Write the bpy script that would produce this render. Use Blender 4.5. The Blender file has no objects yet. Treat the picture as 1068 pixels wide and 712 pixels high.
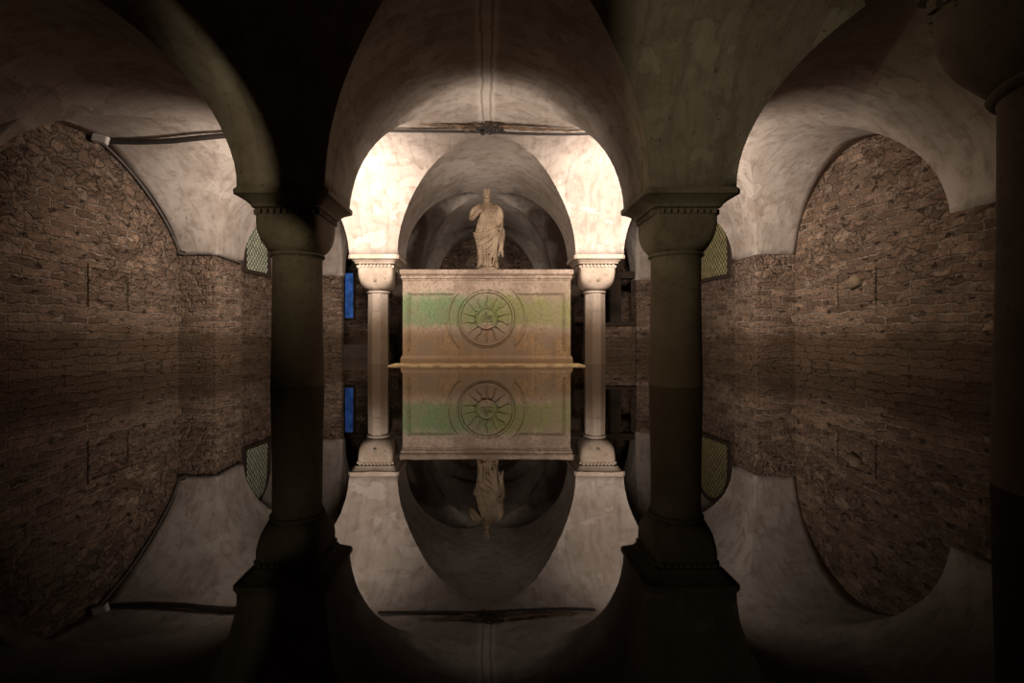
import bpy, bmesh, math, random
from mathutils import Vector, Matrix
from mathutils import noise as mnoise
PI = math.pi
rnd = random.Random(7)
S = bpy.context.scene
COL = S.collection

# ------------------------------------------------------------------ materials
class NT:
    """tiny helper for building node trees"""
    def __init__(s, name):
        s.m = bpy.data.materials.new(name); s.m.use_nodes = True
        s.t = s.m.node_tree; s.t.nodes.clear()
        s.out = s.n('ShaderNodeOutputMaterial')
    def n(s, kind, **kw):
        x = s.t.nodes.new(kind)
        for k, v in kw.items(): setattr(x, k, v)
        return x
    def put(s, sock, v):
        if v is None: return
        if isinstance(v, bpy.types.NodeSocket): s.t.links.new(v, sock)
        else: sock.default_value = v
    def obj(s): return s.n('ShaderNodeTexCoord').outputs['Object']
    def geo(s): return s.n('ShaderNodeNewGeometry').outputs['Position']
    def uv(s): return s.n('ShaderNodeTexCoord').outputs['UV']
    def noise(s, vec, scale, detail=4, rough=.55, dist=0):
        x = s.n('ShaderNodeTexNoise'); s.put(x.inputs['Vector'], vec)
        x.inputs['Scale'].default_value = scale; x.inputs['Detail'].default_value = detail
        x.inputs['Roughness'].default_value = rough; x.inputs['Distortion'].default_value = dist
        return x.outputs['Fac']
    def noisec(s, vec, scale, detail=3):
        x = s.n('ShaderNodeTexNoise'); s.put(x.inputs['Vector'], vec)
        x.inputs['Scale'].default_value = scale; x.inputs['Detail'].default_value = detail
        return x.outputs['Color']
    def math(s, op, a, b=None, c=None, clamp=False):
        x = s.n('ShaderNodeMath', operation=op); x.use_clamp = clamp
        s.put(x.inputs[0], a); s.put(x.inputs[1], b); s.put(x.inputs[2], c)
        return x.outputs[0]
    def vmath(s, op, a, b=None, scale=None):
        x = s.n('ShaderNodeVectorMath', operation=op)
        s.put(x.inputs[0], a); s.put(x.inputs[1], b)
        if scale is not None: x.inputs['Scale'].default_value = scale
        return x.outputs[0]
    def sep(s, v):
        x = s.n('ShaderNodeSeparateXYZ'); s.put(x.inputs[0], v); return x.outputs
    def comb(s, a, b, c):
        x = s.n('ShaderNodeCombineXYZ'); s.put(x.inputs[0], a); s.put(x.inputs[1], b); s.put(x.inputs[2], c)
        return x.outputs[0]
    def ramp(s, fac, *stops):
        x = s.n('ShaderNodeValToRGB'); s.put(x.inputs[0], fac)
        e = x.color_ramp.elements
        while len(e) < len(stops): e.new(.5)
        for k, (p, c) in enumerate(stops):
            e[k].position = p
            e[k].color = (c, c, c, 1) if not hasattr(c, '__len__') else (*c, 1)
        return x.outputs[0]
    def rng(s, v, a, b, c=0., d=1., smooth=True):
        x = s.n('ShaderNodeMapRange'); x.interpolation_type = 'SMOOTHSTEP' if smooth else 'LINEAR'
        s.put(x.inputs[0], v)
        for k, q in enumerate((a, b, c, d)): s.put(x.inputs[k+1], q)
        return x.outputs[0]
    def mix(s, fac, a, b, blend='MIX'):
        x = s.n('ShaderNodeMix', data_type='RGBA', blend_type=blend)
        s.put(x.inputs[0], fac)
        for k, v in ((6, a), (7, b)):
            if isinstance(v, (tuple, list)) and len(v) == 3: v = (*v, 1)
            s.put(x.inputs[k], v)
        return x.outputs[2]
    def bump(s, h, strength=.5, dist=.02, normal=None):
        x = s.n('ShaderNodeBump'); s.put(x.inputs['Height'], h)
        x.inputs['Strength'].default_value = strength; x.inputs['Distance'].default_value = dist
        s.put(x.inputs['Normal'], normal)
        return x.outputs[0]
    def done(s, color, rough=.85, normal=None, spec=.25, **kw):
        b = s.n('ShaderNodeBsdfPrincipled')
        if isinstance(color, (tuple, list)) and len(color) == 3: color = (*color, 1)
        s.put(b.inputs['Base Color'], color); s.put(b.inputs['Roughness'], rough)
        s.put(b.inputs['Normal'], normal); b.inputs['Specular IOR Level'].default_value = spec
        for k, v in kw.items(): s.put(b.inputs[k], v)
        s.t.links.new(b.outputs[0], s.out.inputs[0])
        return s.m

def mat_plaster():
    t = NT('old_plaster'); p = t.geo()
    xyz = t.sep(p)
    warp = t.vmath('ADD', p, t.vmath('SCALE', t.noisec(p, 2.2), scale=.25))
    big = t.noise(warp, 1.1, 5, .6)
    fine = t.noise(warp, 9, 6, .65)
    uvw = t.vmath('ADD', t.uv(), t.vmath('SCALE', t.noisec(p, 3.), scale=.12))
    streak = t.noise(t.vmath('MULTIPLY', uvw, (1.3, 7.0, 1.)), 1.7, 6, .68, .2)
    stain = t.noise(t.vmath('ADD', warp, (2.2, 5.1, 8.3)), 2.7, 7, .68)
    col = t.mix(t.rng(big, .36, .66), (.32, .265, .225), (.44, .38, .33))
    col = t.mix(t.math('MULTIPLY', t.rng(streak, .47, .70), .46), col, (.15, .112, .088))
    col = t.mix(t.math('MULTIPLY', t.rng(stain, .52, .68), .45), col, (.20, .142, .10))
    col = t.mix(t.math('MULTIPLY', t.rng(fine, .47, .70), .55), col, (.19, .138, .105))
    # peeled patches of lighter and darker coats
    peel = t.noise(warp, 2.3, 7, .5)
    pm = t.rng(peel, .60, .62)
    edge = t.math('MULTIPLY', t.rng(peel, .565, .585), t.math('SUBTRACT', 1., pm))
    col = t.mix(t.math('MULTIPLY', pm, .40), col, (.50, .435, .38))
    col = t.mix(t.math('MULTIPLY', edge, .12), col, (.22, .17, .135))
    peel2 = t.noise(t.vmath('ADD', warp, (7.1, 3.3, 1.7)), 1.7, 7, .5)
    col = t.mix(t.math('MULTIPLY', t.rng(peel2, .60, .63), .4), col, (.27, .215, .17))
    # pits
    pit = t.rng(t.noise(p, 26, 2, .5), .70, .745)
    col = t.mix(t.math('MULTIPLY', pit, .7), col, (.12, .09, .07))
    # a crack that wanders along the crown of the middle aisle
    cx = t.math('ABSOLUTE', t.math('ADD', xyz[0], t.rng(t.noise(p, 4.5, 5, .7),   .3, .7, -.012, .012, False)))
    cx = t.math('ABSOLUTE', t.math('SUBTRACT', cx, .035))
    crack = t.math('MULTIPLY', t.rng(cx, .004, .014, 1., 0.), t.rng(xyz[1], 4.5, 4.7, 1., 0.))
    halo = t.math('MULTIPLY', t.rng(cx, .02, .06, .5, 0.), t.rng(xyz[1], 4.5, 4.7, 1., 0.))
    col = t.mix(halo, col, (.62, .54, .47))
    col = t.mix(t.math('MULTIPLY', crack, .45), col, (.09, .06, .045))
    h = t.math('ADD', t.math('MULTIPLY', big, .8), t.math('MULTIPLY', fine, .35))
    h = t.math('ADD', h, t.math('ADD', t.math('MULTIPLY', pm, .12), t.math('MULTIPLY', streak, .35)))
    h = t.math('SUBTRACT', h, t.math('ADD', t.math('MULTIPLY', pit, .15), t.math('MULTIPLY', crack, .25)))
    return t.done(col, .93, t.bump(h, .55, .03), .12)

def tide(t, col, z, p, top, dark, amount=.75, soft=.16):
    w = t.math('ADD', z, t.rng(t.noise(p, 3.0, 5, .6), .3, .7, -.07, .07, False))
    return t.mix(t.rng(w, top - soft, top + soft*.35, amount, 0.), col, dark)

def mat_brick():
    t = NT('old_brickwork'); p = t.geo(); z = t.sep(p)[2]; uv = t.uv()
    n1 = t.vmath('SUBTRACT', t.noisec(uv, 2.6, 3), (.5, .5, .5))
    n2 = t.vmath('SUBTRACT', t.noisec(uv, 11, 4), (.5, .5, .5))
    rub = t.rng(t.math('ADD', z, t.rng(t.noise(p, .9, 3), .3, .7, -.5, .5, False)), .65, 1.15)  # upper courses are rubble
    n3 = t.vmath('SUBTRACT', t.noisec(uv, 34, 3), (.5, .5, .5))
    w = t.vmath('ADD', uv, t.vmath('SCALE', n1, scale=.065))
    w = t.vmath('ADD', w, t.vmath('SCALE', n2, scale=.060))
    w = t.vmath('ADD', w, t.vmath('SCALE', n3, scale=.026))
    b = t.n('ShaderNodeTexBrick'); t.put(b.inputs['Vector'], w)
    b.inputs['Scale'].default_value = 1.; b.inputs['Mortar Size'].default_value = .0105
    b.inputs['Mortar Smooth'].default_value = .55; b.inputs['Bias'].default_value = 0.
    b.inputs['Brick Width'].default_value = .235; b.inputs['Row Height'].default_value = .072
    b.inputs['Color1'].default_value = (.0, .0, .0, 1); b.inputs['Color2'].default_value = (1, 1, 1, 1)
    b.inputs['Mortar'].default_value = (.5, .5, .5, 1)
    rv = b.outputs['Color']; mort = b.outputs['Fac']
    # rubble cells
    sv = t.vmath('MULTIPLY', t.vmath('ADD', w, t.vmath('SCALE', n2, scale=.10)), (6.2, 14., 1.))
    v1 = t.n('ShaderNodeTexVoronoi'); v1.feature = 'DISTANCE_TO_EDGE'; t.put(v1.inputs['Vector'], sv); v1.inputs['Scale'].default_value = 1.
    v2 = t.n('ShaderNodeTexVoronoi'); t.put(v2.inputs['Vector'], sv); v2.inputs['Scale'].default_value = 1.
    rub_m = t.rng(v1.outputs['Distance'], .02, .16, 1., 0.)
    rub_c = t.sep(v2.outputs['Color'])[0]
    lose = t.rng(t.noise(p, 1.6, 4), .40, .50)
    use = t.math('MULTIPLY', rub, lose)
    mort = t.n_mixf(use, mort, rub_m) if hasattr(t, 'n_mixf') else t.sep(t.mix(use, t.comb(mort, mort, mort), t.comb(rub_m, rub_m, rub_m)))[0]
    cell = t.sep(t.mix(use, rv, t.comb(rub_c, rub_c, rub_c)))[0]
    grain = t.noise(uv, 34, 5, .7)
    mid = t.noise(uv, 8, 5, .65)
    bc = t.ramp(cell, (0., (.12, .072, .046)), (.35, (.225, .142, .095)), (.7, (.31, .203, .138)), (1., (.43, .30, .212)))
    bc = t.mix(t.rng(mid, .40, .62, 0., .75), bc, (.155, .10, .068))
    mc = t.mix(t.rng(t.noise(uv, 5, 4), .35, .65), (.46, .37, .295), (.25, .195, .15))
    col = t.mix(t.math('MULTIPLY', mort, t.rng(use, 0., 1., .80, .42)), bc, mc)
    pit = t.rng(t.noise(t.vmath('MULTIPLY', w, (.55, 1., 1.)), 15, 4, .6), .60, .69)
    col = t.mix(t.math('MULTIPLY', pit, .85), col, (.045, .03, .022))
    col = t.mix(t.rng(grain, .42, .70, 0., .75), col, (.10, .07, .05))
    lime = t.rng(t.noise(t.vmath('ADD', uv, (3., 9., 0.)), 4.2, 6, .6), .60, .72)
    col = t.mix(t.math('MULTIPLY', lime, .5), col, (.47, .39, .33))
    col = t.mix(t.rng(t.noise(p, .8, 3), .4, .65, 0., .35), col, (.13, .09, .068))
    col = tide(t, col, z, p, .44, (.075, .046, .026), .80, .20)
    h = t.math('SUBTRACT', t.math('MULTIPLY', cell, .45), t.math('MULTIPLY', mort, .9))
    h = t.math('ADD', h, t.math('MULTIPLY', mid, .9)); h = t.math('ADD', h, t.math('MULTIPLY', grain, .45)); h = t.math('SUBTRACT', h, pit)
    return t.done(col, .92, t.bump(h, 1., .05), .15)

def mat_stone(name, light, dark, tide_top=None, tide_col=(.1, .06, .035), amount=.7, fleck=(.1, .07, .05), scale=1., rough=.8, soft=.3):
    t = NT(name); p = t.geo(); z = t.sep(p)[2]
    big = t.noise(p, 3.2*scale, 5, .6); fine = t.noise(p, 22*scale, 5, .65)
    col = t.mix(t.rng(big, .35, .66), light, dark)
    col = t.mix(t.rng(fine, .50, .74, 0., .5), col, tuple(c*.45 for c in dark))
    fl = t.rng(t.noise(t.vmath('ADD', p, (4., 2., 9.)), 30*scale, 2), .69, .73)
    col = t.mix(t.math('MULTIPLY', fl, .8), col, fleck)
    if tide_top is not None: col = tide(t, col, z, p, tide_top, tide_col, amount, soft)
    h = t.math('ADD', t.math('MULTIPLY', big, .5), t.math('MULTIPLY', fine, .3))
    h = t.math('SUBTRACT', h, t.math('MULTIPLY', fl, .2))
    return t.done(col, rough, t.bump(h, .5, .012), .25)

def mat_altar():
    t = NT('algae_stained_marble'); p = t.geo(); xyz = t.sep(p); z = xyz[2]
    big = t.noise(p, 3, 5, .6); fine = t.noise(p, 30, 5, .75)
    drip = t.noise(t.vmath('MULTIPLY', p, (14., 6., 1.2)), 1., 5, .6)
    wob = t.math('ADD', z, t.rng(t.math('ADD', t.math('MULTIPLY', big, .6), t.math('MULTIPLY', drip, .4)), .32, .68, -.09, .09, False))
    col = t.mix(t.rng(big, .35, .65), (.330, .245, .188), (.215, .150, .108))
    brown = t.mix(t.rng(t.math('ADD', t.math('MULTIPLY', drip, .35), t.math('MULTIPLY', big, .65)), .35, .65), (.185, .110, .050), (.085, .048, .021))
    col = t.mix(t.rng(wob, .30, .54, 1., 0.), col, brown)
    green = t.mix(t.rng(t.math('ADD', xyz[0], t.rng(t.noise(p, 2.2, 3), .3, .7, -.5, .5, False)), -.7, .7), (.105, .160, .068), (.155, .150, .045))
    gm = t.math('MULTIPLY', t.rng(wob, .40, .52), t.rng(wob, .70, .90, 1., 0.))
    gm = t.math('MULTIPLY', gm, t.rng(t.noise(p, 3.4, 5, .6), .28, .50, .55, 1.))
    col = t.mix(gm, col, green)
    col = t.mix(t.rng(fine, .44, .68, 0., .7), col, (.065, .042, .024))
    fl = t.rng(t.noise(p, 24, 2), .69, .73)
    col = t.mix(t.math('MULTIPLY', fl, .75), col, (0.048, 0.030, 0.020))
    col = t.mix(t.math('MULTIPLY', t.rng(big, .42, .6), .4), col, (0.156, 0.114, 0.075))
    col = t.mix(t.rng(z, .02, .14, .55, 0.), col, (0.096, 0.051, 0.017))
    h = t.math('ADD', t.math('MULTIPLY', big, .4), t.math('MULTIPLY', fine, .3))
    return t.done(col, .7, t.bump(h, .4, .01), .3)

def mat_water():
    t = NT('still_dark_water'); p = t.geo()
    n = t.noise(t.vmath('MULTIPLY', p, (1., 1., 1.)), 2.2, 3, .5)
    f = t.noise(p, 14, 2, .5)
    h = t.math('ADD', t.math('MULTIPLY', n, .6), t.math('MULTIPLY', f, .05))
    murk = t.mix(t.rng(t.noise(p, 2., 4), .35, .65), (.014, .0085, .0045), (.022, .0135, .007))
    return t.done(murk, .015, t.bump(h, .03, .02), .5, IOR=1.37)

def mat_plain(name, col, rough=.6, metallic=0., var=.3):
    t = NT(name); p = t.geo()
    n = t.noise(p, 18, 4, .6)
    c = t.mix(t.rng(n, .35, .7), col, tuple(x*(1-var) for x in col))
    return t.done(c, rough, t.bump(n, .25, .006), .3, Metallic=metallic)

def mat_pane(name, col):
    t = NT(name); p = t.geo()
    v = t.n('ShaderNodeTexVoronoi'); t.put(v.inputs['Vector'], p); v.inputs['Scale'].default_value = 22.
    c = t.mix(t.sep(v.outputs['Color'])[0], col, tuple(x*.6 for x in col))
    return t.done(c, .35, None, .4)

def mat_lit(name, col, power):
    t = NT(name); p = t.geo()
    e = t.n('ShaderNodeEmission'); e.inputs['Color'].default_value = (*col, 1)
    s = t.math('MULTIPLY', t.rng(t.noise(p, 6, 3), .3, .7, .5, 1.3), power)
    t.put(e.inputs['Strength'], s)
    t.t.links.new(e.outputs[0], t.out.inputs[0])
    return t.m

PLASTER = mat_plaster(); BRICK = mat_brick()
STONE = mat_stone('grey_column_stone', (.29, .24, .185), (.19, .15, .112), .75, (.085, .055, .034), .8, soft=.6)
PALE = mat_stone('pale_column_stone', (.46, .375, .305), (.33, .255, .195), .97, (.052, .031, .016), .97, soft=.66)
ALTAR = mat_altar()
PALE_DRY = mat_stone('worn_step_stone', (.33, .23, .115), (.17, .11, .05), scale=2.)
SHADED = mat_stone('shade_darkened_stone', (.045, .030, .019), (.028, .019, .012))  # stone colour darkened to stand for the shade beyond the altar
MARBLE = mat_stone('weathered_marble', (.26, .190, .125), (.14, .095, .06), None, scale=2., rough=.6)
WATER = mat_water()
FLOORM = mat_stone('silted_paving', (.16, .12, .09), (.10, .075, .055))
CABLE = mat_plain('black_cable', (.035, .028, .024), .55)
TUBE = mat_plain('grey_conduit', (.11, .092, .08), .5)
BOXM = mat_plain('white_plastic', (.72, .67, .62), .5)
WOOD = mat_plain('dark_wood', (.055, .036, .026), .7)
WIRE = mat_plain('leading', (.06, .055, .04), .5)
PANE_G = mat_pane('greenish_glass', (.80, .84, .62))
PANE_Y = mat_pane('yellowish_glass', (.50, .43, .20))
BLUE = mat_lit('blue_lit_glass', (.10, .27, .85), .26)
BLACKG = mat_plain('black_glass', (.006, .006, .007), .2)
TIMBER = mat_plain('frayed_timber', (.17, .11, .07), .85, 0., .6)

# ------------------------------------------------------------------ object helpers
def link(name, bm, mat, parent=None, loc=(0, 0, 0), smooth=None):
    me = bpy.data.meshes.new(name)
    bmesh.ops.recalc_face_normals(bm, faces=bm.faces[:])
    if smooth is not None:
        for f in bm.faces: f.smooth = True
        for e in bm.edges:
            if len(e.link_faces) == 2 and e.calc_face_angle(0) > math.radians(smooth): e.smooth = False
    bm.to_mesh(me); bm.free()
    o = bpy.data.objects.new(name, me); COL.objects.link(o)
    me.materials.append(mat)
    o.location = loc
    if parent: o.parent = parent
    return o
def tag(o, label=None, cat=None, group=None, kind=None):
    if label and not kind: kind = 'thing'
    if label: o['label'] = label
    if cat: o['category'] = cat
    if group: o['group'] = group
    if kind: o['kind'] = kind
    return o
def empty(name, loc, label, cat, group=None):
    o = bpy.data.objects.new(name, None); COL.objects.link(o); o.location = loc
    o.empty_display_size = .1
    return tag(o, label, cat, group, 'thing')
def dup(root, loc, label):
    def cp(o, parent):
        c = o.copy(); COL.objects.link(c)
        if parent: c.parent = parent
        for ch in o.children: cp(ch, c)
        return c
    r = cp(root, None); r.location = loc; r['label'] = label
    return r

def box(bm, x0, x1, y0, y1, z0, z1, bev=0.):
    vs = [bm.verts.new((x, y, z)) for z in (z0, z1) for y in (y0, y1) for x in (x0, x1)]
    fs = [bm.faces.new([vs[i] for i in q]) for q in ((0, 2, 3, 1), (4, 5, 7, 6), (0, 1, 5, 4), (2, 6, 7, 3), (0, 4, 6, 2), (1, 3, 7, 5))]
    if bev:
        es = list({e for f in fs for e in f.edges})
        bmesh.ops.bevel(bm, geom=es, offset=bev, segments=2, affect='EDGES', profile=.5)
def loft(bm, rings, cap=True):
    """rings: lists of points, same count"""
    R = [[bm.verts.new(p) for p in r] for r in rings]
    n = len(R[0])
    for a, b in zip(R, R[1:]):
        for k in range(n):
            bm.faces.new((a[k], a[(k+1) % n], b[(k+1) % n], b[k]))
    if cap:
        bm.faces.new(R[0][::-1]); bm.faces.new(R[-1])
    return R
def sq_ring(h, z, e, n=48, hy=None):
    """superellipse ring, e=2 circle, large e square"""
    out = []
    for k in range(n):
        a = 2*PI*(k+.5)/n; c, s = math.cos(a), math.sin(a)
        r = (abs(c)**e + abs(s)**e)**(-1./e)
        out.append((h*r*c, (hy or h)*r*s, z))
    return out
def poly_ring(r, z, n=8):
    return [(r/math.cos(PI/n)*math.cos(2*PI*(k+.5)/n), r/math.cos(PI/n)*math.sin(2*PI*(k+.5)/n), z) for k in range(n)]
def sweep(bm, pts, r, n=8):
    """round tube along points"""
    pts = [Vector(p) for p in pts]; rings = []
    up = Vector((0, 0, 1))
    for i, p in enumerate(pts):
        d = (pts[min(i+1, len(pts)-1)] - pts[max(i-1, 0)]).normalized()
        a = d.cross(up)
        if a.length < 1e-3: a = d.cross(Vector((1, 0, 0)))
        a.normalize(); b = d.cross(a).normalized()
        rr = r(i/(len(pts)-1)) if callable(r) else r
        rings.append([p + a*rr*math.cos(2*PI*k/n) + b*rr*math.sin(2*PI*k/n) for k in range(n)])
    loft(bm, rings)
def spline(pts, sub=8):
    P = [Vector(p) for p in pts]; out = []
    for i in range(len(P)-1):
        a, b, c, d = P[max(i-1, 0)], P[i], P[i+1], P[min(i+2, len(P)-1)]
        for k in range(sub):
            t = k/sub
            out.append(.5*((2*b) + (c-a)*t + (2*a-5*b+4*c-d)*t*t + (3*b-a-3*c+d)*t**3))
    out.append(P[-1]); return out

# ------------------------------------------------------------------ plan of the crypt (metres, water at z = 0)
ZS = 1.27                                        # springing = top of every abacus
XW = 3.54
ROWY = [-1.7, 1.0, 3.3, 5.78, 7.75, 9.6]
HB = .277
# impost rectangles: node[i][j] = x0,x1,y0,y1
node = {}
for j, y in enumerate(ROWY):
    for i, x in enumerate((-XW, -1.3, 1.3, XW)):
        hx = HB if i in (1, 2) else 0.
        hy = HB if 0 < j < 5 else 0.
        node[i, j] = [x-hx, x+hx, y-hy, y+hy]
node[1, 1] = [-1.3-HB, -1.3+HB, .7-HB, .7+HB]
node[0, 2] = [-XW, -XW, 3.0, 3.28]
node[3, 2] = [XW, XW, 3.2, 3.66]
node[0, 3] = [-XW, -3.085, 5.485, 6.085]
node[3, 3] = [3.085, XW, 5.485, 6.015]
node[0, 4] = [-XW, -2.235, 7.435, 7.585]
node[3, 4] = [2.485, XW, 7.985, 8.315]
HC = {0: 2.25, 1: 2.33, 2: 2.27}                 # crown heights by aisle
HROW = 2.30                                      # crowns of the arches along the arcades

def pw(v, p): return math.copysign(abs(v)**p, v)
def arc_pt(P, Q, H, th, p=1.):
    M = (Vector(P)+Vector(Q))/2; d = Vector(P)-M
    q = M + d*pw(math.cos(th), p)
    return Vector((q.x, q.y, ZS + (H-ZS)*abs(math.sin(th))**p))
NA = 20; NR = 8
WALL_ARCH = {(0, 2): ((-XW, 3.15, 0), (-XW, 5.485, 0), 2.12, (.85, 1.45)), (3, 2): ((XW, 3.66, 0), (XW, 5.485, 0), 2.18, 1.08)}
def build_ceiling():
    bm = bmesh.new(); uvl = bm.loops.layers.uv.new('UVMap')
    def grid(A, B, n, ax=1):
        """ruled sheet between polylines A and B"""
        rows = []
        for k in range(n+1):
            t = k/n; rows.append([bm.verts.new(a.lerp(b, t)) for a, b in zip(A, B)])
        for r0, r1 in zip(rows, rows[1:]):
            for k in range(len(A)-1):
                q = [r0[k], r0[k+1], r1[k+1], r1[k]]
                if (r0[k].co-r1[k].co).length < 1e-5: q = [r0[k], r0[k+1], r1[k+1]]
                elif (r0[k+1].co-r1[k+1].co).length < 1e-5: q = [r0[k], r0[k+1], r1[k]]
                f = bm.faces.new(q)
                for l in f.loops:
                    kk = k if (l.vert is r0[k] or l.vert is r1[k]) else k+1
                    l[uvl].uv = (kk*.07, l.vert.co[ax])
    PW = 1.0                                     # a little fuller than a half ellipse
    ths = [PI/2*k/NA for k in range(NA+1)]
    full = [PI*k/(2*NA) for k in range(2*NA+1)]
    def rowarch(c, r, far):
        """transverse arch on row r in aisle c; far = the side away from the camera"""
        a = node[c, r]; b = node[c+1, r]; y = 3 if far else 2
        H = HC[c]
        return (a[1], a[y], 0), (b[0], b[y], 0), H
    def colarch(i, r, right):
        """arch between rows r and r+1 on column line i; right = its side towards +x"""
        if (i, r) in WALL_ARCH: return WALL_ARCH[i, r]
        a = node[i, r]; b = node[i, r+1]
        if i == 0: xa, xb = a[0], b[0]
        elif i == 3: xa, xb = a[1], b[1]
        else: xa = a[1] if right else a[0]; xb = b[1] if right else b[0]
        return (xa, a[3], 0), (xb, b[2], 0), HROW if i in (1, 2) else 2.25, PW
    for c in range(3):
        for r in range(5):
            n0, n1, f0, f1 = node[c, r], node[c+1, r], node[c, r+1], node[c+1, r+1]
            nL = Vector((n0[1], n0[3], 0)); nR = Vector((n1[0], n1[3], 0))
            fL = Vector((f0[1], f0[2], 0)); fR = Vector((f1[0], f1[2], 0))
            C = (nL+nR+fL+fR)/4; H = HC[c]
            def groin(P): 
                return [Vector((*(C+(P-C)*pw(math.cos(t), PW)).xy, ZS+(H-ZS)*math.sin(t)**PW)) for t in ths]
            g = {k: groin(v) for k, v in dict(nL=nL, nR=nR, fL=fL, fR=fR).items()}
            def web(P, Q, Hs, ga, gb, p=PW, ax=0):
                p, q_ = p if isinstance(p, tuple) else (p, p)
                A = [arc_pt(P, Q, Hs, t, p) for t in ths]
                B = [arc_pt(Q, P, Hs, t, q_) for t in ths]
                grid(A, ga, NR, ax); grid(B, gb, NR, ax)
            web(*rowarch(c, r, True), g['nL'], g['nR'], ax=1)
            web(*rowarch(c, r+1, False), g['fL'], g['fR'], ax=1)
            P, Q, Hs, p_ = colarch(c, r, True); web(P, Q, Hs, g['nL'], g['fL'], p_)
            P, Q, Hs, p_ = colarch(c+1, r, False); web(P, Q, Hs, g['nR'], g['fR'], p_)
    for c in range(3):
        for r in range(1, 5):
            a = rowarch(c, r, False); b = rowarch(c, r, True)
            grid([arc_pt(*a, t, PW) for t in full], [arc_pt(*b, t, PW) for t in full], 4, 1)
    for i in (1, 2):
        for r in range(5):
            a = colarch(i, r, False)[:3]; b = colarch(i, r, True)[:3]
            grid([arc_pt(*a, t, PW) for t in full], [arc_pt(*b, t, PW) for t in full], 4, 0)
    bmesh.ops.remove_doubles(bm, verts=bm.verts[:], dist=.0015)
    for v in bm.verts:                           # hand-laid unevenness
        k = min(1., max(0., (v.co.z-ZS)/.12))
        q = v.co*1.3
        v.co.z += .022*k*mnoise.noise(q)
        v.co.x += .018*k*mnoise.noise(q+Vector((9, 2, 4))); v.co.y += .018*k*mnoise.noise(q+Vector((1, 8, 5)))
    for e in bm.edges:
        if e.is_boundary: pass
    o = link('ceiling', bm, PLASTER, smooth=28)
    so = o.modifiers.new('thickness', 'SOLIDIFY'); so.thickness = .10; so.offset = 1.; so.use_even_offset = False
    tag(o, kind='structure')
    return o
ceil = build_ceiling()
# solidify must grow away from the room: make the normals point down first
me = ceil.data
down = sum(p.normal.z*p.area for p in me.polygons)
if down > 0: me.flip_normals()
ceil.modifiers['thickness'].offset = -1.

def plan_wall(name, line, outer, z0=-.5, z1=2.62, mat=None):
    """a wall whose inner face follows a plan polyline; solid out to 'outer'"""
    bm = bmesh.new(); uvl = bm.loops.layers.uv.new('UVMap')
    pts = list(line) + list(outer)
    lo = [bm.verts.new((x, y, z0)) for x, y in pts]; hi = [bm.verts.new((x, y, z1)) for x, y in pts]
    n = len(pts); u = 0.
    for k in range(n):
        a, b = pts[k], pts[(k+1) % n]; L = math.dist(a, b)
        f = bm.faces.new((lo[k], lo[(k+1) % n], hi[(k+1) % n], hi[k]))
        for l, q in zip(f.loops, ((u, z0), (u+L, z0), (u+L, z1), (u, z1))): l[uvl].uv = q
        u += L
    bm.faces.new(lo[::-1]); bm.faces.new(hi)
    return tag(link(name, bm, mat or BRICK), kind='structure')
WL = [(-XW, -1.75), (-XW, 5.5), (-3.11, 5.5), (-3.11, 6.07), (-3.52, 6.07), (-3.33, 7.45), (-2.25, 7.45), (-2.25, 7.57), (-XW, 7.57), (-XW, 9.65)]
WR = [(XW, -1.75), (XW, 5.5), (3.11, 5.5), (3.11, 6.0), (3.56, 6.0), (3.32, 8.0), (2.5, 8.0), (2.5, 8.3), (XW, 8.3), (XW, 9.65)]
wall_l = plan_wall('wall_left', WL, [(-4.0, 9.65), (-4.0, -1.75)])
wall_r = plan_wall('wall_right', WR, [(4.0, 9.65), (4.0, -1.75)])
plan_wall('wall_back', [(4.0, 9.6), (-4.0, 9.6)], [(-4.0, 9.9), (4.0, 9.9)])
plan_wall('wall_front', [(-4.0, -1.7), (4.0, -1.7)], [(4.0, -2.0), (-4.0, -2.0)])
bm = bmesh.new(); box(bm, -4.0, 4.0, -2.0, 9.9, -.62, -.5)
tag(link('floor', bm, FLOORM), kind='structure')
bm = bmesh.new()
box(bm, -3.6, 3.6, -1.72, 9.62, -.08, 0.)
wt = link('flood_water', bm, WATER)
tag(wt, 'still dark flood water covering the whole crypt floor like a mirror', 'water', kind='stuff')

# ------------------------------------------------------------------ columns
def dentils(half, z0, z1, n, depth=.026):
    bm = bmesh.new()
    w = 2*half/n
    box(bm, -half, half, -half, half, z0+.0, z1)
    zm = z0 + (z1-z0)*.12
    for k in range(n):
        c = -half + w*(k+.5)
        for s in (-1, 1):
            box(bm, c-w*.29, c+w*.29, min(s*half, s*(half+depth)), max(s*half, s*(half+depth)), zm, z1-(z1-z0)*.15)
            box(bm, min(s*half, s*(half+depth)), max(s*half, s*(half+depth)), c-w*.29, c+w*.29, zm, z1-(z1-z0)*.15)
    return bm
def cushion(half, z1, r, z0, n=64, dip=0.):
    bm = bmesh.new(); rings = []
    N = 14
    for k in range(N+1):
        t = k/N                                   # 0 at top, 1 at neck
        z = z1 + (z0-z1)*t
        q = max(0., (t-.22)/.78)
        prof = math.sqrt(max(0., 1-q**2.3))
        h = r + (half-r)*prof
        e = 2. + 10.*(1-q)**1.6
        rings.append(sq_ring(h, z, e, n))
    loft(bm, rings[::-1])
    return bm
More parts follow.
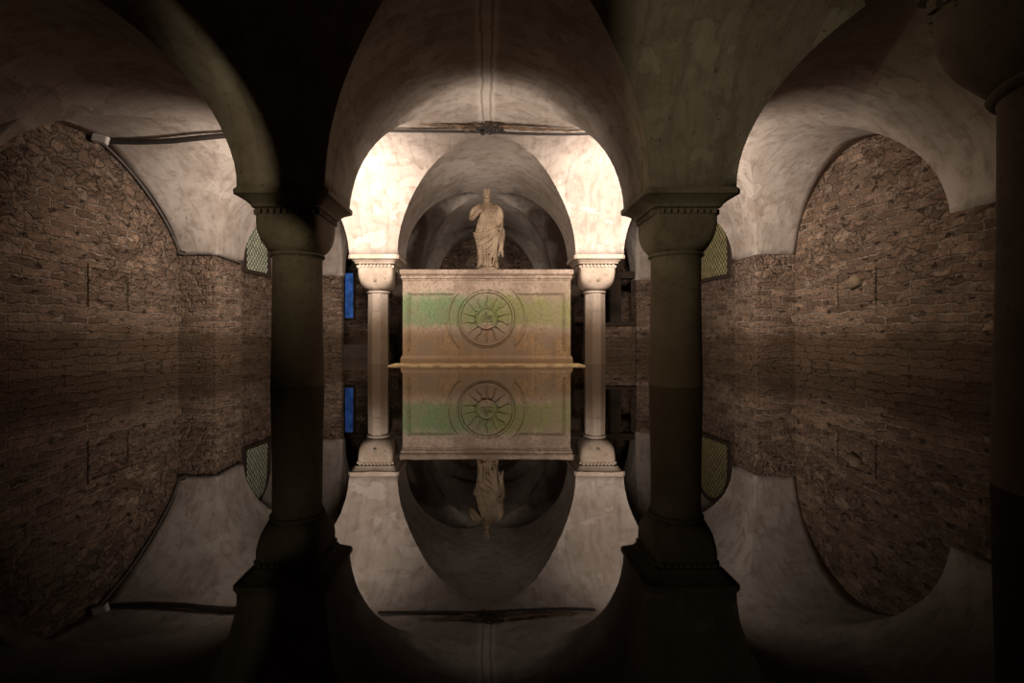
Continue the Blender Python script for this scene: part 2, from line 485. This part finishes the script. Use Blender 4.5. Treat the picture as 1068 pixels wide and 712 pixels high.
def sturdy_column(loc, label, lean=0.):
    root = empty('stone_column', loc, label, 'column', 'thick stone columns holding up the vault')
    bm = bmesh.new()                              # abacus: slab over a hollow chamfer
    rings = [sq_ring(.212, 1.165, 40, 64), sq_ring(.222, 1.172, 40, 64)]
    for k in range(6):
        t = k/5; rings.append(sq_ring(.222+.066*t**1.3, 1.178+.052*t, 40, 64))
    rings += [sq_ring(.300, 1.234, 40, 64), sq_ring(.302, 1.262, 40, 64), sq_ring(.296, 1.272, 40, 64)]
    loft(bm, rings); link('abacus', bm, STONE, root, smooth=40)
    cap = link('capital', cushion(.205, 1.128, .166, .895), STONE, root, smooth=40)
    link('dentil_band', dentils(.190, 1.122, 1.166, 9), STONE, cap)
    bm = bmesh.new()
    loft(bm, [sq_ring(r, z, 2, 48) for r, z in ((.165, .868), (.176, .872), (.182, .882), (.176, .892), (.168, .897), (.163, .90))])
    link('neck_ring', bm, STONE, root, smooth=50)
    bm = bmesh.new()
    prof = [(.166, .874), (.163, .86), (.1625, .82), (.163, .6), (.166, .4), (.170, .2), (.174, 0.), (.176, -.2), (.177, -.5)]
    loft(bm, [[(x+lean*(.87-z), y, z) for x, y, z in sq_ring(r, z, 2, 48)] for r, z in prof[::-1]])
    link('shaft', bm, STONE, root, smooth=50)
    return root
c0 = sturdy_column((-1.3, 3.3, 0), 'thick dark stone column left of the altar with blocky cushion capital')
dup(c0, (1.3, 3.3, 0), 'thick dark stone column right of the altar standing in front of the arched window')
dup(c0, (1.3, 1.0, 0), 'nearest thick column, cut off by the right edge, in near black shadow')
dup(c0, (-1.3, .7, 0), 'thick stone column nearest the camera on the left, beside the left brick wall')

def slender_column(loc, label):
    root = empty('slender_column', loc, label, 'column', 'slender pale columns around the altar')
    bm = bmesh.new()
    rings = [sq_ring(.226, 1.172, 40, 64), sq_ring(.232, 1.176, 40, 64)]
    for k in range(5):
        t = k/4; rings.append(sq_ring(.232+.040*t**1.2, 1.18+.04*t, 40, 64))
    rings += [sq_ring(.290, 1.223, 40, 64), sq_ring(.292, 1.262, 40, 64), sq_ring(.286, 1.272, 40, 64)]
    loft(bm, rings); link('abacus', bm, PALE, root, smooth=40)
    cap = link('capital', cushion(.205, 1.135, .135, .872), PALE, root, smooth=40)
    link('dentil_band', dentils(.190, 1.128, 1.174, 9), PALE, cap)
    bm = bmesh.new()
    loft(bm, [sq_ring(r, z, 2, 48) for r, z in ((.118, .838), (.130, .842), (.138, .853), (.138, .863), (.130, .873), (.122, .876))])
    link('neck_ring', bm, PALE, root, smooth=50)
    bm = bmesh.new()
    loft(bm, [poly_ring(r, z) for r, z in ((.124, -.5), (.122, 0.), (.119, .5), (.1165, .845))])
    bmesh.ops.bevel(bm, geom=[e for e in bm.edges if abs(e.verts[0].co.z-e.verts[1].co.z) > .1], offset=.006, segments=2, affect='EDGES')
    sh = link('shaft', bm, PALE, root)
    bm = bmesh.new(); box(bm, -.045, .045, -.1225, -.105, .63, .845, .004)
    pt = link('patch_stone', bm, PALE, sh); pt['label'] = 'squared repair piece let into the shaft top'
    bm = bmesh.new()                              # boss in the middle of the capital
    loft(bm, [[(x, -.196-d, z) for x, z in [(r*math.cos(2*PI*k/16), .99+r*math.sin(2*PI*k/16)) for k in range(16)]] for r, d in ((.020, 0.), (.020, .014), (.012, .02))])
    b = link('boss', bm, STONE, cap, smooth=40)
    return root
s0 = slender_column((-1.3, 5.78, 0), 'slender pale column with lit cushion capital at the left end of the altar')
dup(s0, (1.3, 5.78, 0), 'slender pale column with lit cushion capital at the right end of the altar')
dup(s0, (-1.3, 7.75, 0), 'slender column in the dark behind the left end of the altar')
dup(s0, (1.3, 7.75, 0), 'slender column in the dark behind the right end of the altar')

# ------------------------------------------------------------------ altar
AX, AY = 0., 5.70
alt = empty('stone_altar', (AX, AY, 0), 'wide pale stone altar stained green, with carved sun disc, between the slender columns', 'altar')
def front_frame(bm, x0, x1, z0, z1, w, y0, y1):
    box(bm, x0, x1, y0, y1, z1-w, z1); box(bm, x0, x1, y0, y1, z0, z0+w)
    box(bm, x0, x0+w, y0, y1, z0+w, z1-w); box(bm, x1-w, x1, y0, y1, z0+w, z1-w)
bm = bmesh.new(); box(bm, -1.0, 1.0, 0, .75, -.5, 1.0, .006); body = link('altar_body', bm, ALTAR, alt)
bm = bmesh.new()
prof = [(1.002, .0, .992), (1.006, .006, 1.0), (1.006, .006, 1.012), (1.016, .018, 1.02), (1.016, .018, 1.045), (1.012, .012, 1.05), (1.022, .026, 1.062), (1.028, .034, 1.075), (1.028, .034, 1.118), (1.024, .030, 1.122)]
loft(bm, [[(-w, -d, z), (w, -d, z), (w, .76, z), (-w, .76, z)] for w, d, z in prof])
link('cornice', bm, ALTAR, alt)
bm = bmesh.new()
prof = [(1.02, .03, -.3), (1.02, .03, .065), (1.016, .026, .072), (1.012, .02, .085), (1.004, .008, .10), (1.0, .0, .105)]
loft(bm, [[(-w, -d, z), (w, -d, z), (w, .755, z), (-w, .755, z)] for w, d, z in prof])
link('plinth', bm, ALTAR, alt)
bm = bmesh.new(); box(bm, -1.09, 1.09, -.42, .0, -.06, .012, .005)
st = link('step', bm, PALE_DRY, alt); st['label'] = 'thin stone ledge at water level'
def ring(bm, R, r, yc, zc, a0=0., a1=2*PI, n=64, m=8, flat=.6):
    closed = abs(a1-a0-2*PI) < 1e-4
    rings = []
    for k in range(n if closed else n+1):
        a = a0+(a1-a0)*k/n
        rings.append([((R+r*math.cos(2*PI*q/m))*math.cos(a), yc+r*flat*math.sin(2*PI*q/m), zc+(R+r*math.cos(2*PI*q/m))*math.sin(a)) for q in range(m)])
    if closed:
        V = [[bm.verts.new(p) for p in rr] for rr in rings]
        for i in range(n):
            A, B = V[i], V[(i+1) % n]
            for q in range(m): bm.faces.new((A[q], A[(q+1) % m], B[(q+1) % m], B[q]))
    else: loft(bm, rings)
ZC = .545
disc = None
bm = bmesh.new(); ring(bm, .318, .017, -.003, ZC, flat=.8); ring(bm, .345, .008, -.003, ZC, flat=1.)
disc = link('disc_ring', bm, ALTAR, body, smooth=60)
for s in (0, PI):
    bm = bmesh.new(); ring(bm, .462, .018, -.003, ZC, s-.74, s+.80, 40)
    link('outer_arc', bm, ALTAR, body, smooth=60)
bm = bmesh.new()
loft(bm, [[(r*math.cos(2*PI*k/40), -d*1.5, ZC+r*math.sin(2*PI*k/40)) for k in range(40)] for r, d in ((.135, -.01), (.135, .012), (.128, .02), (.118, .02), (.112, .011), (.02, .014))])
hub = link('hub', bm, ALTAR, body, smooth=40)
bm = bmesh.new()                                  # monogram IHS with a small cross, worn and shallow
d0, d1 = -.033, -.012
def bar(x0, x1, z0, z1): box(bm, x0, x1, d0, d1, ZC+z0, ZC+z1)
bar(-.058, -.048, -.04, .04)
bar(-.030, -.020, -.04, .04); bar(.012, .022, -.04, .04); bar(-.020, .012, -.005, .005)
bar(-.009, .001, .0, .085); bar(-.026, .018, .055, .064)
for z in (-.04, -.005, .031): bar(.036, .068, z, z+.009)
bar(.036, .045, .0, .036); bar(.059, .068, -.036, .0)
link('monogram', bm, ALTAR, hub)
for k in range(14):
    a = 2*PI*(k+.5)/14
    bm = bmesh.new()
    pts = []
    for q in range(9):
        t = q/8; rr = .142+.142*t; off = .012*math.sin(t*PI*2)*(1 if k % 2 else 0)
        pts.append((rr*math.cos(a)-off*math.sin(a), -.001, ZC+rr*math.sin(a)+off*math.cos(a)))
    sweep(bm, pts, lambda t, k=k: (.013-.006*t) if k % 2 else (.017-.011*t), 6)
    link('sun_ray', bm, ALTAR, body, smooth=60)
for s in (-1, 1):
    bm = bmesh.new()
    xa, xb = .93, .36
    pr = [(xa, .17), (xa, .845), (xb, .845)]
    for (p0, p1) in zip(pr, pr[1:]):
        sweep(bm, [(s*p0[0], -.001, p0[1]), (s*p1[0], -.001, p1[1])], .015, 6)
    sweep(bm, [(s*.905, -.001, .19), (s*.905, -.001, .825)], .006, 6)
    sweep(bm, [(s*.905, -.001, .825), (s*.39, -.001, .825)], .006, 6)
    link('panel_moulding', bm, ALTAR, body)

# ------------------------------------------------------------------ statue
def remesh_obj(bm, name, mat, parent, voxel=.0065, smooth_it=1, disp=0.):
    me0 = bpy.data.meshes.new(name+'_raw'); bmesh.ops.recalc_face_normals(bm, faces=bm.faces[:]); bm.to_mesh(me0); bm.free()
    o = bpy.data.objects.new(name+'_raw', me0); COL.objects.link(o)
    m = o.modifiers.new('r', 'REMESH'); m.mode = 'VOXEL'; m.voxel_size = voxel; m.use_smooth_shade = True
    if smooth_it:
        q = o.modifiers.new('s', 'SMOOTH'); q.iterations = smooth_it; q.factor = .5
    dg = bpy.context.evaluated_depsgraph_get(); dg.update()
    me = bpy.data.meshes.new_from_object(o.evaluated_get(dg), depsgraph=dg)
    bpy.data.objects.remove(o); bpy.data.meshes.remove(me0)
    me.name = name
    for p in me.polygons: p.use_smooth = True
    me.materials.clear(); me.materials.append(mat)
    r = bpy.data.objects.new(name, me); COL.objects.link(r); r.parent = parent
    return r
def ball(bm, c, r, n=20):
    rings = []
    for k in range(1, n//2):
        t = PI*k/(n//2)
        rings.append([(c[0]+r[0]*math.sin(t)*math.cos(2*PI*q/n), c[1]+r[1]*math.sin(t)*math.sin(2*PI*q/n), c[2]-r[2]*math.cos(t)) for q in range(n)])
    loft(bm, rings)
def lerp_tab(tab, h):
    for a, b in zip(tab, tab[1:]):
        if a[0] <= h <= b[0]:
            t = (h-a[0])/(b[0]-a[0]); t = t*t*(3-2*t)
            return [x+(y-x)*t for x, y in zip(a[1:], b[1:])]
    return list(tab[0][1:]) if h < tab[0][0] else list(tab[-1][1:])
stat = empty('marble_statue', (.005, 5.80, 1.122), 'weathered marble statue of a robed standing woman on top of the altar', 'statue')
bm = bmesh.new()
loft(bm, [[(.012+r*1.12*math.cos(2*PI*k/32), r*.9*math.sin(2*PI*k/32), z) for k in range(32)] for r, z in ((.098, 0.), (.103, .006), (.103, .030), (.092, .040), (.088, .042))])
link('statue_base', bm, MARBLE, stat, smooth=40)
# body: head, neck, bust, arms, hands, legs as one surface
bm = bmesh.new()
ball(bm, (-.002, -.012, .918), (.039, .049, .060), 24)          # skull
ball(bm, (-.002, -.030, .893), (.034, .038, .042), 20)          # jaw
sweep(bm, [(-.002, -.066, .932), (-.002, -.078, .905)], lambda t: .006+.006*t, 8)   # nose
ball(bm, (-.002, -.062, .884), (.015, .010, .005), 10)          # mouth
ball(bm, (-.002, -.056, .868), (.014, .014, .012), 10)          # chin
for s in (-1, 1):
    ball(bm, (-.002+s*.018, -.058, .924), (.010, .008, .006), 10)   # eyes
    ball(bm, (-.002+s*.019, -.058, .937), (.014, .009, .004), 10)   # brows
    ball(bm, (-.002+s*.043, -.005, .91), (.007, .013, .019), 10)    # ears
sweep(bm, [(.004, .005, .78), (.001, -.004, .83), (-.001, -.008, .875)], lambda t: .041-.006*t, 16)
torso = [(.40, .005, .115, .095), (.50, .0, .112, .090), (.58, .0, .098, .082), (.66, .004, .115, .094), (.72, .006, .130, .095), (.77, .006, .122, .082), (.795, .005, .085, .060), (.815, .004, .045, .042)]
rings = []
for k in range(28):
    h = .40+.415*k/27; cx, rx, ry = lerp_tab(torso, h)
    rings.append([(cx+rx*math.cos(2*PI*q/40), ry*math.sin(2*PI*q/40), h) for q in range(40)])
loft(bm, rings)
for s in (-1, 1): ball(bm, (.004+s*.052, -.072, .70), (.045, .036, .043), 16)
def limb(pts, r0, r1): sweep(bm, spline(pts, 8), lambda t: r0+(r1-r0)*t, 14)
limb([(-.105, 0, .76), (-.155, -.005, .72), (-.185, -.01, .635)], .047, .036)
limb([(-.185, -.01, .635), (-.165, -.06, .625), (-.105, -.115, .672)], .037, .022)
limb([(.112, .0, .76), (.150, .0, .70), (.160, .012, .60)], .047, .037)
limb([(.160, .012, .60), (.172, -.015, .55), (.165, -.07, .497)], .036, .022)
def hand(w, d, side, curl):
    w, d = Vector(w), Vector(d).normalized(); up = Vector(side).normalized(); nrm = d.cross(up).normalized()
    ball(bm, w+d*.022, (.020, .018, .020), 12)
    for k, L in enumerate((.034, .040, .038, .030)):
        b = w+d*.034+up*(.0135*(1.5-k)/1.5)
        m_ = b+d*L*.5+nrm*curl*.35; e = b+d*L*.85+nrm*curl
        sweep(bm, [b, m_, e], lambda t: .0062-.0014*t, 8)
    b = w+d*.012+up*.018
    sweep(bm, [b, b+d*.016+up*.014, b+d*.032+up*.012+nrm*curl*.5], lambda t: .0072-.0018*t, 8)
hand((-.105, -.115, .672), (.75, -.15, .5), (-.4, -.2, .8), .018)
hand((.165, -.07, .497), (-.2, -.6, -.7), (-.8, -.3, .2), -.02)
limb([(-.055, 0, .45), (-.058, -.03, .27), (-.045, .0, .06)], .075, .035)
limb([(.060, 0, .45), (.058, -.01, .26), (.062, .01, .06)], .075, .035)
for cx, yy in ((-.048, -.045), (.065, -.035)):
    ball(bm, (cx, yy-.02, .058), (.026, .055, .022), 14)
remesh_obj(bm, 'figure', MARBLE, stat, .0055, 1)
# hair: cap with a central parting, bun at the back and a low diadem
bm = bmesh.new()
rings = []
for k in range(1, 12):
    t = PI*.62*k/12
    ring_ = []
    for q in range(48):
        a = 2*PI*q/48; w = 1+.05*math.sin(a*14+k*.6)
        lift = .012*max(0., -math.sin(a))*(k/12)
        ring_.append((-.002+.0435*w*math.sin(t)*math.cos(a), -.004+.052*w*math.sin(t)*math.sin(a)+lift*1.4, .926+.060*math.cos(t)+lift))
    rings.append(ring_)
loft(bm, rings)
ball(bm, (-.002, .052, .925), (.028, .026, .028), 16)
for s in (-1, 1): sweep(bm, spline([(-.002+s*.01, -.058, .972), (-.002+s*.034, -.035, .945), (-.002+s*.040, .0, .905), (-.002+s*.034, .03, .86), (-.002+s*.034, .03, .80)], 5), .008, 8)
ball(bm, (-.002, .010, .978), (.024, .028, .018), 14)
remesh_obj(bm, 'hair', MARBLE, stat, .005, 0)
# gown: pleated skirt and gathered bodice
tab = [(.035, .010, .112, .096), (.10, .008, .104, .088), (.22, .004, .112, .094), (.36, .004, .128, .10), (.46, .004, .140, .104), (.54, .0, .120, .096), (.60, .0, .106, .09), (.67, .004, .124, .104), (.72, .006, .137, .104), (.765, .006, .128, .088), (.79, .005, .088, .064), (.812, .004, .058, .052)]
bm = bmesh.new(); rings = []
for k in range(90):
    h = .035+.777*k/89; cx, rx, ry = lerp_tab(tab, h); R_ = []
    for q in range(160):
        a = 2*PI*q/160; c, s = math.cos(a), math.sin(a)
        front = max(0., -s)
        if h < .5: amp = .019*(1-h/.75); f = math.sin(a*9+h*9*(c))*amp + math.sin(a*17+3*h)*amp*.35
        else: amp = .007; f = math.sin(a*13+h*30*c)*amp
        knee = .022*math.exp(-((h-.27)/.09)**2)*math.exp(-((a-(1.5*PI-.45))/.35)**2)
        bust = sum(.030*math.exp(-((h-.70)/.042)**2)*math.exp(-((a-(1.5*PI+d_))/.30)**2) for d_ in (-.5, .5))
        R_.append((cx+(rx+f+knee+bust)*c, (ry+f+knee+bust)*s, h))
    rings.append(R_)
loft(bm, rings)
sweep(bm, spline([(-.075, .0, .772), (-.135, -.002, .735), (-.172, -.008, .665)], 6), lambda t: .047-.003*t, 14)
sweep(bm, spline([(.085, .0, .772), (.145, .0, .715), (.158, .008, .62)], 6), lambda t: .048-.004*t, 14)
sweep(bm, spline([(.12, .02, .70), (.14, .02, .60), (.145, .02, .52)], 6), .05, 14)
remesh_obj(bm, 'gown', MARBLE, stat, .0055, 0)
# mantle: rolled band round the hips, diagonal folds over the skirt, tail over the left arm
bm = bmesh.new()
def hip(a, h, out): 
    cx, rx, ry = lerp_tab(tab, h); return (cx+(rx+out)*math.cos(a), (ry+out)*math.sin(a), h)
def around(a, hl, hr, dip):                        # height of a fold at angle a
    c = math.cos(a); s = math.sin(a)
    return hl+(hr-hl)*(c+1)/2 - dip*max(0., -s)
for o_, r_ in ((0, .019), (-.026, .017), (-.05, .014)):
    sweep(bm, [hip(a, around(a, .455+o_, .545+o_*.6, .06), .014) for a in [2*PI*k/60 for k in range(61)]], r_, 10)
for k in range(6):                                 # folds sweeping from her left hip down to the right ankle
    u = k/5; pts = []
    for q in range(15):
        t = q/14
        a = 1.5*PI+1.25-.15*u-(2.15-1.5*u)*t**.85
        h = .50-.05*u-(.16+.22*u)*t-.10*math.sin(t*PI)*u
        pts.append(hip(a, max(.06, h), .020))
    sweep(bm, pts, lambda t: .019-.006*t, 8)
sheet = []
for j in range(24):                                # the skin of cloth below the band
    t = j/23; R_ = []
    for q in range(100):
        a = 2*PI*q/100
        top = around(a, .47, .525, .05); bot = around(a, .36, .10, .02)
        h = top+(bot-top)*t
        cx, rx, ry = lerp_tab(tab, h); f = .008+.011*math.sin(a*7+t*4)
        R_.append((cx+(rx+f)*math.cos(a), (ry+f)*math.sin(a), h))
    sheet.append(R_)
loft(bm, sheet[::-1])
for k in range(5):                                 # hanging tail
    x = .150+.013*k; y = -.045+.020*((k*7) % 5)/2
    sweep(bm, spline([(x-.012, y, .515), (x+.006, y, .44), (x+.002-.004*k, y, .30), (x-.012, y, .165+.018*((k*3) % 4))], 6), lambda t: .016-.004*t, 8)
remesh_obj(bm, 'mantle', MARBLE, stat, .006, 1)

# ------------------------------------------------------------------ windows
def wall_window(name, p0, p1, zb, zs, zt, pane, inward):
    """arched lattice window on the wall line p0-p1 (plan); inward = plan direction into the room"""
    p0, p1 = Vector((*p0, 0)), Vector((*p1, 0)); L = (p1-p0).length; u = (p1-p0)/L; n = Vector((*inward, 0)).normalized()
    def W(s, z, d): q = p0+u*s+n*d; return (q.x, q.y, z)
    def outline(inset):
        pts = [(inset, zb+inset), (L-inset, zb+inset)]
        for k in range(21):
            a = PI*k/20; pts.append((L/2+(L/2-inset)*math.cos(a), zs+(zt-zs-inset)*math.sin(a)))
        return pts
    root = bpy.data.objects.new(name, None); COL.objects.link(root); tag(root, kind='structure')
    bm = bmesh.new(); O, I = outline(0), outline(.055); N = len(O)
    R = [[bm.verts.new(W(s, z, d)) for s, z in P] for P, d in ((O, -.05), (O, .035), (I, .035), (I, -.05))]
    for a, b in zip(R, R[1:]+R[:1]):
        for k in range(N): bm.faces.new((a[k], a[(k+1) % N], b[(k+1) % N], b[k]))
    fr = link('window_frame', bm, WOOD, root)
    bm = bmesh.new(); P = outline(.045)
    loft(bm, [[W(s, z, .004) for s, z in P], [W(s, z, .010) for s, z in P]])
    link('pane', bm, pane, root)
    bm = bmesh.new()                               # lattice clipped to the arch
    def inside(s, z):
        if not (.05 < s < L-.05 and z > zb+.05): return False
        if z <= zs: return True
        e = ((s-L/2)/(L/2-.05))**2+((z-zs)/(zt-zs-.05))**2
        return e < 1
    step = .088
    for sg in (-1, 1):
        c = -2.
        while c < 3.:
            run = []
            for k in range(120):
                s = L*k/119; z = zb + c + sg*s*1.3
                if inside(s, z): run.append((s, z))
            if len(run) > 2:
                (s0_, z0_), (s1_, z1_) = run[0], run[-1]
                sweep(bm, [W(s0_, z0_, .014), W(s1_, z1_, .014)], .0045, 5)
            c += step
    link('lattice', bm, WIRE, root)
    return root
wall_window('window_1', (-3.43, 6.72), (-3.345, 7.36), 1.23, 1.68, 2.14, PANE_G, (1, .1))
wall_window('window_2', (3.47, 6.78), (3.35, 7.80), 1.17, 1.56, 2.17, PANE_Y, (-1, .1))
# narrow blue-lit window in the back wall, far left
w3 = bpy.data.objects.new('window_3', None); COL.objects.link(w3); tag(w3, kind='structure')
bm = bmesh.new(); front_frame(bm, -2.86, -2.62, .66, 1.62, .035, 9.53, 9.62); link('window_frame', bm, WOOD, w3)
bm = bmesh.new(); box(bm, -2.83, -2.65, 9.58, 9.59, .69, 1.59); link('pane', bm, BLUE, w3)
# stone sill between the piers, left: low threshold; right: parapet with a framed dark opening
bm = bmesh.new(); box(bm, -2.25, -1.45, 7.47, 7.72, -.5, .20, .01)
t1 = link('threshold', bm, SHADED); tag(t1, 'low stone threshold just above the water, in the dark left of the altar', 'threshold')
bm = bmesh.new(); uvl = bm.loops.layers.uv.new('UVMap'); box(bm, 1.18, 2.49, 8.02, 8.24, -.5, .50)
for f in bm.faces:
    for l in f.loops: l[uvl].uv = (l.vert.co.x+l.vert.co.y, l.vert.co.z)
par = empty('parapet_wall', (0, 0, 0), 'low brick parapet with stone frame in the dark right of the altar', 'parapet')
link('brick_base', bm, BRICK, par)
bm = bmesh.new(); box(bm, 1.18, 2.5, 7.98, 8.27, .50, .56, .01); link('sill', bm, SHADED, par)
bm = bmesh.new(); box(bm, 2.08, 2.26, 8.05, 8.22, .56, 1.30, .008); link('post', bm, SHADED, par)
bm = bmesh.new(); box(bm, 1.55, 2.5, 8.03, 8.24, 1.30, 1.42, .01); link('lintel', bm, SHADED, par)

# ------------------------------------------------------------------ cables and fittings
def wall_arch_pt(th, off):
    P, Q, H, p = WALL_ARCH[0, 2]
    q = arc_pt(P, Q, H, th, p[1] if th > PI/2 else p[0])
    return Vector((-XW+off, q.y, q.z))
bm = bmesh.new()
pts = [wall_arch_pt(PI*(.502+.498*k/40), .028)-Vector((0, 0, .012)) for k in range(40)]
pts += [Vector(p) for p in ((-3.515, 5.47, 1.285), (-3.45, 5.475, 1.262), (-3.3, 5.475, 1.27), (-3.14, 5.472, 1.268), (-3.088, 5.50, 1.266), (-3.083, 5.7, 1.258), (-3.083, 6.02, 1.25))]
sweep(bm, pts, .0125, 8)
cb = link('wall_cable', bm, TUBE); tag(cb, 'grey cable following the vault edge down the left brick wall to the pier', 'cable')
bm = bmesh.new()
sweep(bm, [p+Vector((.012, 0, .028)) for p in pts[:42]], .008, 6)
cb2 = link('wall_cable', bm, CABLE); tag(cb2, 'thin black cable running just above the grey one on the left vault edge', 'cable')
bm = bmesh.new()
sweep(bm, spline([(-3.47, 4.30, 2.085), (-3.2, 4.36, 2.10), (-2.9, 4.40, 2.125), (-2.6, 4.42, 2.165), (-2.4, 4.44, 2.19), (-2.1, 4.44, 2.195), (-1.6, 4.44, 2.21), (-1.1, 4.42, 2.23)], 8), .024, 10)
cb3 = link('ceiling_cable', bm, CABLE); tag(cb3, 'thick black cable slung under the left aisle vault from the white junction box', 'cable')
bm = bmesh.new(); box(bm, -.062, .062, -.02, .02, -.036, .036, .006)
jb = empty('junction_box', (-3.43, 4.26, 2.085), 'small white junction box on the left vault edge by the wall', 'junction box')
jb.rotation_euler = (0, math.radians(14), math.radians(10))
link('box_body', bm, BOXM, jb)
bm = bmesh.new(); box(bm, -.056, .056, -.026, -.02, -.030, .030, .003); link('cover', bm, BOXM, jb)
bm = bmesh.new()
sweep(bm, spline([(-1.02, 4.50, 2.262), (-.7, 4.5, 2.258), (-.3, 4.48, 2.245), (.0, 4.47, 2.236), (.35, 4.48, 2.225), (.75, 4.5, 2.228), (1.02, 4.5, 2.235)], 8), .013, 8)
cc = link('ceiling_cable', bm, CABLE); tag(cc, 'black cable strung straight across the bright arch above the altar', 'cable')
bm = bmesh.new()
for a, b, r in (((-.62, 4.44, 2.31), (.16, 4.42, 2.235), .011), ((-.56, 4.45, 2.30), (-.02, 4.43, 2.225), .008), ((-.1, 4.40, 2.27), (.62, 4.45, 2.245), .011), ((.1, 4.43, 2.255), (.86, 4.47, 2.25), .008)):
    A, B = Vector(a), Vector(b)
    sweep(bm, [A.lerp(B, k/14)+Vector((0, .01*rnd.uniform(-1, 1), .010*rnd.uniform(-1, 1))) for k in range(15)], lambda t, r=r: r*(.75+.5*abs(math.sin(t*23))), 7)
tm = link('timber_batten', bm, TIMBER); tag(tm, 'splintered brown battens fixed under the crown just above the arch cable', 'batten')
bm = bmesh.new()
for k in range(16):
    a = rnd.uniform(0, 2*PI); x = rnd.uniform(-.05, .10)
    sweep(bm, spline([(x, 4.41, 2.24+rnd.uniform(0, .05)), (x+.06*math.cos(a), 4.40, 2.24+.05*math.sin(a)), (x+rnd.uniform(-.09, .09), 4.41, 2.215+rnd.uniform(-.03, .05))], 5), .008, 6)
kn = link('cable_knot', bm, CABLE); tag(kn, 'tangled dark clump of tape and wire at the middle of the arch cable', 'cable clump')
# small old stones let into the side walls
def niche(name, wallx, y0, y1, z0, z1, s, label, parent):
    bm = bmesh.new(); uvl = bm.loops.layers.uv.new('UVMap')
    x0, x1 = sorted((wallx-s*.03, wallx+s*.014)); w = .028
    box(bm, x0, x1, y0, y1, z1-w, z1); box(bm, x0, x1, y0, y0+w, z0, z1-w); box(bm, x0, x1, y1-w, y1, z0, z1-w)
    for f in bm.faces:
        for l in f.loops: l[uvl].uv = (l.vert.co.y, l.vert.co.z)
    o = link(name, bm, BRICK, parent); o['label'] = label
    return o
niche('blocked_niche_frame', XW, 4.35, 4.85, .62, .97, -1, 'raised brick edge of a blocked niche', wall_r)
niche('blocked_niche_frame', -XW, 4.25, 4.75, .60, .98, 1, 'raised brick edge of a blocked niche', wall_l)
bm = bmesh.new()
ring0 = [(XW-.004, 4.60+.10*math.cos(2*PI*k/14)*(1+.2*math.sin(k*2.3)), .85+.055*math.sin(2*PI*k/14)*(1+.25*math.cos(k*1.7))) for k in range(14)]
loft(bm, [[(XW+.02, y, z) for x, y, z in ring0], [(XW-.03, y, z) for x, y, z in ring0], [(XW-.05, 4.60+(y-4.60)*.6, .85+(z-.85)*.6) for x, y, z in ring0]])
o = link('set_stone', bm, MARBLE, wall_r, smooth=60); o['label'] = 'pale rough stone jutting from the wall'

# ------------------------------------------------------------------ light: two lamps hung in the arcade arches behind the middle columns, each split into aisle and altar spots, plus added vault fills; dim lamp near the entrance
def lamp(kind, name, loc, energy, color, radius=.06, aim=None, size=None, blend=1.):
    d = bpy.data.lights.new(name, kind); d.energy = energy; d.color = color; d.shadow_soft_size = radius
    o = bpy.data.objects.new(name, d); COL.objects.link(o); o.location = loc
    if kind == 'SPOT':
        d.spot_size = math.radians(size); d.spot_blend = blend
        o.rotation_euler = (Vector(aim)-Vector(loc)).to_track_quat('-Z', 'Y').to_euler()
    return o
WARM = (1., .865, .755)
def flood(name, loc, energy, d, size, blend, color=WARM):
    L = Vector(loc); return lamp('SPOT', name, L, energy, color, .05, L+Vector(d), size, blend)
for s in (-1, 1):
    flood('aisle_lamp', (s*1.42, 4.15, 1.66), 118, (s*.5, .87, -.1), 178, .8)
    flood('altar_lamp', (s*1.20, 4.02, 1.52), 145, (s*.22, 1, 0.), 150, 1.)
    flood('vault_fill', (s*1.20, 3.66, 1.50), 82, (-s*.25, 1, .0), 178, .5)  # added fill to brighten the near vault soffit, no lamp of its own
flood('entrance_lamp', (-1.75, -.6, 1.30), 132, (.55, 1, .06), 66, .7, (1., .87, .55))

# ------------------------------------------------------------------ camera
cd = bpy.data.cameras.new('camera'); cam = bpy.data.objects.new('camera', cd); COL.objects.link(cam)
cam.location = (0, 0, .338); cam.rotation_euler = (PI/2, 0, 0)
cd.sensor_width = 36.; cd.lens = 500./1068.*36.
VPX, VPY = 507.5, 350.
cd.shift_x = (534-VPX)/1068.; cd.shift_y = -(356-VPY)/1068.
cd.clip_start = .02
S.camera = cam
w = bpy.data.worlds.new('World'); S.world = w; w.use_nodes = True
w.node_tree.nodes['Background'].inputs[0].default_value = (.01, .009, .008, 1)
S.view_settings.view_transform = 'Standard'; S.view_settings.look = 'None'
S.view_settings.exposure = 0.; S.view_settings.gamma = 1.; S.view_settings.use_curve_mapping = False
